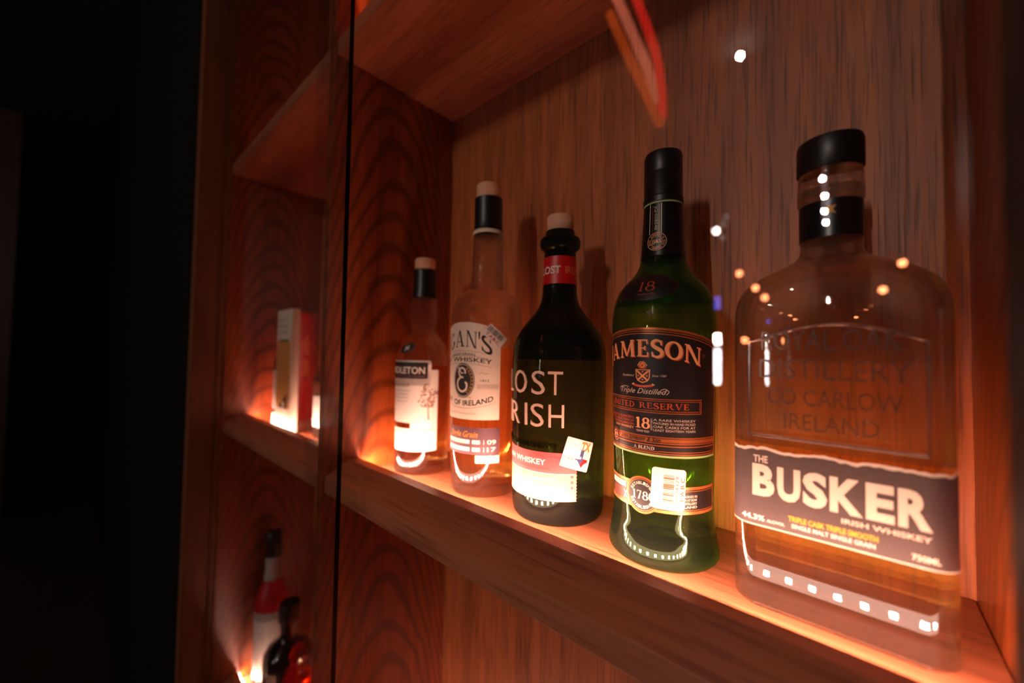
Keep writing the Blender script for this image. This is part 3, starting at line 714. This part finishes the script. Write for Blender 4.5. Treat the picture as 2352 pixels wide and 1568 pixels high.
# --- wide flat clear bottle with torn black label
def busker():
    cx_, cy_ = at(422.6, -70); W2, D2 = .0438, .0280
    t = empty('whiskey_bottle', (cx_, cy_, SHELF+REST), 'wide flat clear whiskey bottle with torn-edge charcoal label and black stopper', 'bottle', 'whiskey bottles on the lit shelf')
    def rr(a, b, r, n=7):
        pts = []
        for sx, sy, a0 in ((1, -1, -90), (1, 1, 0), (-1, 1, 90), (-1, -1, 180)):
            for k in range(n+1):
                an = math.radians(a0+90*k/n); pts.append((sx*(a-r)+r*math.cos(an), sy*(b-r)+r*math.sin(an)))
        return pts
    def sect(ins):                                                   # horizontal sections up the bottle
        S = [(0, W2-.006, D2-.006, .009), (.0008, W2-.0025, D2-.0025, .010), (.004, W2, D2, .0105)]
        S += [(z/1000, W2, D2, .0105) for z in (30, 60, 90, 120, 150, 161)]
        S += catmull([(.161, W2, D2, .0105), (.170, W2-.0012, D2-.0006, .0115), (.178, W2-.0052, D2-.0022, .0135), (.1845, W2-.0125, D2-.0055, .015), (.189, W2-.0205, D2-.0095, .0145), (.193, .0168, .0142, .0137), (.197, .0142, .0133, .0128), (.203, .0137, .0133, .0128), (.232, .0137, .0133, .0128)], 4)[1:]
        return [(z, max(a-ins, .003), max(b-ins, .003), max(min(r-ins*.6, a-ins, b-ins), .002)) for z, a, b, r in S]
    def skin(secs, flip):
        b = MB(); v = []
        for z, a, b_, r in secs: v += [(p[0], p[1], z) for p in rr(a, b_, r)]
        k = len(rr(1, 1, .1)); f = []
        for i in range(len(secs)-1):
            for j in range(k):
                q = (i*k+j, i*k+(j+1) % k, (i+1)*k+(j+1) % k, (i+1)*k+j); f.append(q[::-1] if flip else q)
        bt = tuple(range(k)); tp = tuple((len(secs)-1)*k+j for j in range(k))
        f += [bt if flip else bt[::-1], tp[::-1] if flip else tp]
        b.add(v, f); return b
    g = skin(sect(0), False)
    full = sect(.0032); lv = .090
    air = [(lv,)+full[5][1:]]+[q for q in full if q[0] > lv+.002]
    c = skin(air, True); g.add(c.v, c.f)
    g.build('bottle_glass', M['clear'], t, smooth=True, angle=35)
    liq = [q for q in sect(.0036) if .008 < q[0] < lv]
    liq = [(.012,)+liq[0][1:]]+liq+[(lv-.0003,)+liq[-1][1:]]
    skin(liq, False).build('liquid', M['whiskey2'], t, smooth=True, angle=35)
    X0 = cx_*1000
    def F(u, v, h):                                                  # around the body: u in mm of perimeter from the front's middle
        fl = W2*1000-10.5; au = abs(u); sg = 1 if u >= 0 else -1
        if au <= fl: return (u/1000, -D2-h/1000, v/1000)
        a = (au-fl)/10.5
        if a <= PI/2: return (sg*(fl+(10.5+h)*math.sin(a))/1000, -D2+(10.5-(10.5+h)*math.cos(a))/1000, v/1000)
        return (sg*(W2+h/1000), -D2+(10.5+(a-PI/2)*10.5)/1000, v/1000)
    k = lambda X: X-X0
    LM = [M['charcoal'], M['cream'], M['yellow'], M['white']]
    a = Art(); rnd = random.Random(11)
    ed = [(-62+124*i/60, 88+rnd.uniform(-.5, .5)+.5*math.sin(i*.5)) for i in range(61)]
    a.poly([(-62, 45.2), (62, 45.2)]+[(p[0], p[1]-1.2-rnd.uniform(0, .7)) for p in ed[::-1]], 0, 0)
    a.poly([(p[0], p[1]-2.4) for p in ed]+ed[::-1], 1, -.5)
    a.text('THE', k(389.9), k(396.6), 80.2, 83.8, 1, 1, .02)
    for ch, x0, x1 in (('B', 389.4, 399.6), ('U', 400.8, 410.8), ('S', 411.8, 421.6), ('K', 422.6, 434.8), ('E', 435.9, 445.6), ('R', 446.8, 457.6)):
        a.text(ch, k(x0), k(x1), 62.9, 78.1, 1, 1, .045)
    a.text('IRISH WHISKEY', k(427), k(457.4), 57.3, 59.5, 1, 1, .02)
    a.text('TRIPLE CASK TRIPLE SMOOTH', k(405.6), k(440), 52.2, 54.6, 2, 1, .03); a.text('SINGLE MALT SINGLE GRAIN', k(407), k(439), 48.8, 50.8, 3, 1, .02)
    a.text('44.3%', k(384), k(395), 48.6, 51.2, 3, 1, .03); a.text('ALC/VOL', k(396), k(404), 48.6, 50, 3, 1, .02)
    a.text('750ML', k(451), k(460), 48.6, 51, 1, 1, .02); a.rect(-62, 62, 45.6, 46.1, 1, 1)
    a.build('front_label', LM, t, F)
    e = Art()
    for s_, x0, x1, z0, z1 in (('ROYAL OAK', 394, 449, 141.8, 152), ('DISTILLERY', 393, 452, 126.8, 136.6), ('CO CARLOW', 397, 449, 113, 121.4), ('IRELAND', 404, 441, 100.6, 108.6)):
        e.text(s_, k(x0), k(x1), z0, z1, 0, 0)
    e.build('embossed_lettering', [M['lens']], t, F, cut=0, cutv=0, thick=1.5, bevel=.0009)
    rim = MB(); path = []
    for px, pz in ((-33, 96), (33, 96), (33, 150)): path.append((px, pz))
    path = [(-34.5, 95), (34.5, 95), (34.5, 146)]+[(34.5-1.6*i*3, 146+9*math.sin(i/14*PI)+0) for i in range(1, 14)]+[(-34.5, 146)]
    n = len(path); sec = 6; vv = []; ff = []
    for i, (px, pz) in enumerate(path):
        ax, az = path[i-1]; bx, bz = path[(i+1) % n]; dx, dz = bx-ax, bz-az; l = math.hypot(dx, dz)
        for j in range(sec):
            an = 2*PI*j/sec; o = .9*math.cos(an); d = .5*math.sin(an)
            vv.append(((px-dz/l*o)/1000, -D2-(d+.1)/1000, (pz+dx/l*o)/1000))
    for i in range(n):
        for j in range(sec): ff.append((i*sec+j, i*sec+(j+1) % sec, ((i+1) % n)*sec+(j+1) % sec, ((i+1) % n)*sec+j))
    rim.add(vv, ff); rim.build('embossed_frame', M['lens'], t, smooth=True)
    NP = mm([(13.75, 203.4), (14.2, 203.6), (14.2, 223.6), (13.75, 223.8)])
    MB().lathe(NP, 64).build('neck_band', M['satin'], t, smooth=True)
    m0 = facing(cx_, cy_); mk = Art()
    mk.poly([(-2.4, 218), (-.4, 219.6), (2.6, 219.8), (1.2, 217.4), (2.6, 215), (0, 216.4), (-1.4, 214.6)], 0, 0)
    mk.build('neck_emblem', [M['gold']], t, wrapper([(.0142, 0), (.0142, .3)], m0, 14.2))
    MB().lathe(mm([(13.9, 224), (14.9, 225.2), (15, 230), (14.8, 238), (14.2, 241.6), (12, 242)]), 64).build('glass_lip', M['clear'], t, smooth=True)
    MB().lathe(mm([(14.6, 242.2), (15.2, 243), (15.2, 257.6), (14.6, 259.6), (13, 260.2)]), 64).build('stopper', M['black_cap'], t, smooth=True)
busker()

# ------------------------------------------------------------------ goods in the far bay
def simple_bottle(x, y, z, prof, label, parts, gl, group):
    t = empty('whiskey_bottle', (x, y, z), label, 'bottle', group)
    MB().lathe(prof, 56).build('bottle_glass', M[gl], t, smooth=True)
    for nm, pr, m in parts:
        if isinstance(pr, tuple): sleeve(nm, prof, pr[0], pr[1], .0004, m, t, 8)
        else: MB().lathe(pr, 48).build(nm, M[m], t, smooth=True)
    return t
Z0, ZL = SHELF+REST, SHELF-PITCH+REST
GB = 'goods in the far display bay'
t = empty('gift_box', (-.293, -.1130, Z0), 'thin cream and ochre gift box standing at the front of the far bay', 'box', GB)
MB().box(-.035, .035, -.006, .006, 0, .206).build('carton', M['cream'], t, bevel=.0008)
f = Art(); f.rect(-35, 35, 0, 206, 0, 0); f.rect(-34, 30, 40, 152, 1, 1); f.rect(-24, 22, 152, 155, 3, 1); f.poly([(-20, 40), (20, 40), (20, 66)], 3, 2); f.disc(4, 46, 6, 5, 4, 3)
for i in range(3): f.text(('FINE OLD', 'IRISH', 'WHISKEY')[i], -30, 20, 186-i*10, 191-i*10, 2, 1)
f.build('front_panel', [M['cream'], M['kraft'], M['brown_ink'], M['ink'], M['silver']], t, lambda u, v, h: (u/1000, -.006-h/1000, v/1000), cut=0, cutv=0)
t = empty('gift_canister', (-.4055, -.0525, Z0), 'red gift canister with orange emblem behind the cream box', 'canister', GB)
CP = mm([(25.4, 0), (26, 1), (26, 196), (26.4, 197), (26.4, 211), (25.6, 212.4)])
MB().lathe(CP, 64).build('tube', M['red_card'], t, smooth=True)
s_ = Art()
s_.poly([(-22, 150), (-8, 156), (4, 172), (6, 156), (10, 150), (8, 128), (-2, 130), (-6, 142)], 0, 0); s_.poly([(-6, 118), (6, 122), (9, 104), (8, 88), (-12, 88), (-10, 92), (-4, 94)], 0, 0)
s_.build('emblem', [M['orange_print']], t, (lambda W_: lambda u, v, h: W_(u*.7, v, h))(wrapper(CP, facing(-.4055, -.0525)+.35, 26)))
P1 = mm([(15, 0), (17.4, 1), (18, 4), (18, 110), (17, 120), (13, 132), (9.5, 140), (9, 150), (9, 176)])
simple_bottle(-.2075, -.0700, Z0, mm([(26, 0), (29, 1), (30, 4), (30, 95), (28, 104), (20, 112), (13, 118), (12.5, 128)]), 'clear bottle with white label peeking from behind the cabinet divider', [('front_label', (.018, .066), 'white'), ('neck_label', (.088, .094), 'label_black'), ('stopper', mm([(12.8, 128.5), (13.4, 129), (13.4, 137), (12.6, 138)]), 'white')], 'clear', GB)
simple_bottle(-.372, -.0910, Z0, P1, 'slender small bottle with grey label half hidden behind the cream gift box', [('front_label', (.03, .10), 'grey_card'), ('lower_label', (.002, .022), 'white'), ('stopper', mm([(9.2, 176.5), (9.8, 177), (9.8, 192), (9.2, 193)]), 'black_cap')], 'olive', GB)
GL = 'bottles on the far lower shelf'
simple_bottle(-.4150, -.0865, ZL, mm([(25, 0), (27.6, 1), (28.4, 4), (28.6, 125), (27.6, 142), (24, 158), (17.6, 176), (13.4, 190), (12.2, 205), (12, 262)]), 'tall white-labelled bottle with red shoulder and black cap on the lower shelf', [('front_label', (.012, .118), 'white'), ('shoulder_band', (.119, .132), 'grey_card'), ('red_wrap', (.133, .185), 'redband'), ('neck_label', (.186, .226), 'grey_card'), ('cap', mm([(13, 227), (13.6, 228), (13.6, 272), (12.6, 273.5)]), 'black_cap')], 'clear', GL)
tb = simple_bottle(-.3200, -.0870, ZL, mm([(34, 0), (38, 1), (39.6, 5), (39.6, 84), (38, 98), (31, 110), (20, 117), (15, 122), (14, 128), (14, 150)]), 'black bottle with tall beige label and black stopper on the lower shelf', [('stopper', mm([(14.4, 150.5), (17.4, 151.4), (17.4, 178), (16.4, 180)]), 'black_cap')], 'dark_glass', GL)
bl = Art(); bl.rect(-22, -4, 10, 84, 0, 0); bl.build('front_label', [M['beige']], tb, wrapper(mm([(39.6, 0), (39.6, 110)]), facing(-.320, -.087)-.35, 39.6))
t = empty('decanter', (-.2480, -.0970, ZL), 'faceted red glass decanter in front of the black bottle on the lower shelf', 'bottle', GL)
fac = mm([(18, 0), (22, 1), (27, 22), (31, 52), (28, 82), (19, 100), (11, 108), (10, 122)])
b = MB(); b.lathe(fac, 12); ob = b.build('bottle_glass', M['red_glass'], t)
MB().lathe(mm([(8, 122.4), (12, 124), (13, 134), (9, 144), (3, 147)]), 10).build('stopper', M['red_glass'], t)

# ------------------------------------------------------------------ lamps of the room (seen only as reflections in the glass)
def pendant(x, y, z, r, m, label, group):
    t = empty('pendant_lamp', (x, y, z), label, 'lamp', group)
    MB().lathe([(r*math.sin(PI*k/12)+1e-4, -r*math.cos(PI*k/12)) for k in range(13)], 20).build('bulb', m, t, smooth=True)
    MB().lathe([(.012, r*.95), (.014, r+.01), (.014, r+.05), (.006, r+.06)], 16).build('socket', M['black_metal'], t)
    MB().lathe([(.003, r+.06), (.003, 3.2-z)], 8).build('cord', M['black_metal'], t)
amber = emit('amber_bulb', (1, .28, .11), BULB); cool = emit('white_bulb', (1, .92, .88), BULB*1.3); faint = emit('faint_bulb', (1, .9, .9), BULB*.02)
for i, (x, y, z) in enumerate(((-.218, -3.22, 1.949), (-.122, -3.25, 1.837), (-.07, -3.28, 1.767), (.622, -3.2, 1.901), (.54, -3.25, 1.758), (-.199, -3.3, 1.464))):
    pendant(x, y, z, .02, amber, ('amber bulb mirrored above the left shoulder of the wide flat bottle', 'amber bulb mirrored at the left shoulder edge of the wide flat bottle', 'amber bulb mirrored just inside the left shoulder of the wide flat bottle', 'amber bulb mirrored above the right shoulder of the wide flat bottle', 'amber bulb mirrored inside the right shoulder of the wide flat bottle', 'amber bulb mirrored lowest, beside the left wall of the wide flat bottle')[i], 'amber pendant bulbs')
pendant(-.321, -3.02, 2.235, .022, cool, 'white pendant bulb reflected beside the cap of the green bottle', 'white pendant bulbs')
def cluster(bulbs, y, r, m, label):
    x0 = sum(p[0] for p in bulbs)/len(bulbs); zt = max(p[1] for p in bulbs)
    t = empty('cluster_lamp', (x0, y, zt), label, 'lamp')
    for x, z in bulbs:
        MB().lathe([(r*math.sin(PI*k/12)+1e-4, -r*math.cos(PI*k/12)+z-zt) for k in range(13)], 20, c=(x-x0, 0)).build('bulb', m, t, smooth=True)
    b = MB(); b.box(-.012, .012, -.05, -.04, min(p[1] for p in bulbs)-zt, 3.2-zt)
    for x, z in bulbs: b.box(min(0, x-x0)-.002, max(0, x-x0)+.002, -.042, -r*.6, z-zt-.003, z-zt+.003)
    b.build('stem', M['black_metal'], t)
cluster([(-.321, 2.334), (-.303, 2.386), (-.327, 2.236)], -3.22, .02, faint, 'lamp of three faint white bulbs mirrored beside the brighter white dot')
pendant(-.088, -2.62, 3.155, .018, emit('bright_spot', (1, .88, .74), BULB*9), 'bright round ceiling spot reflected high on the back panel', 'white pendant bulbs')
key = emit('key_bulb', (1, .80, .72), KEY)
cluster([(.274, 2.438), (.282, 2.328), (.279, 2.235), (.287, 2.166)], -3.022, .009, key, 'steep line of four white bulbs mirrored on the flat bottle neck')
t = empty('bar_screen', (-.413, -3.42, 1.1), 'narrow upright lit screen glimpsed as a blue-white reflection beside the green bottle', 'screen')
MB().box(-.05, .05, -.02, 0, -.05, .75).build('housing', M['black_metal'], t)
MB().box(-.022, .022, .0, .002, .02, .30).build('display', emit('white_screen', (.9, .85, .9), 45), t)
MB().box(-.022, .022, .0, .002, .34, .42).build('lamp', emit('white_glow', (1, .85, .78), 150), t)
MB().box(-.02, .02, .0, .002, .62, .72).build('display', emit('blue_glow', (.1, .16, 1), 7), t)
t = empty('neon_sign', (-.33, -1.62, 2.6), 'curved red neon tube sign whose glow streaks the glass above the bottles', 'sign')
def tube(pts, r, m, name):
    b = MB(); n = 8; v = []; f = []
    for i, p in enumerate(pts):
        a_ = Vector(pts[max(i-1, 0)]); c_ = Vector(pts[min(i+1, len(pts)-1)]); d = (c_-a_).normalized(); e1 = d.cross(Vector((0, 1, 0))).normalized(); e2 = d.cross(e1)
        for k in range(n): v.append(tuple(Vector(p)+r*(math.cos(2*PI*k/n)*e1+math.sin(2*PI*k/n)*e2)))
    for i in range(len(pts)-1):
        for k in range(n): f.append((i*n+k, i*n+(k+1) % n, (i+1)*n+(k+1) % n, (i+1)*n+k))
    b.add(v, f); return b.build(name, m, t, smooth=True)
arcp = lambda pts: catmull([(x, 0, z) for x, z in pts], 6)
tube(arcp([(.015, .40), (.024, .367), (.085, .172), (.129, .013), (.15, -.129), (.156, -.263)]), .018, emit('red_neon', (1, .02, .015), 3.2), 'neon_tube')
tube(arcp([(-.072, .427), (.031, .143), (.092, -.025), (.138, -.199)]), .020, emit('pink_neon', (1, .22, .12), 2.6), 'neon_tube')
tube(arcp([(-.093, .336), (.012, .054), (.077, -.105), (.147, -.287)]), .020, emit('orange_neon', (1, .12, .015), 1.8), 'neon_tube')
tube([(-.2, .03, .55), (.2, .03, .55)], .008, M['black_metal'], 'hanger_bar')
for x in (-.18, .18): tube([(x, .03, .55), (x, .031, .60)], .004, M['black_metal'], 'hanger_rod')
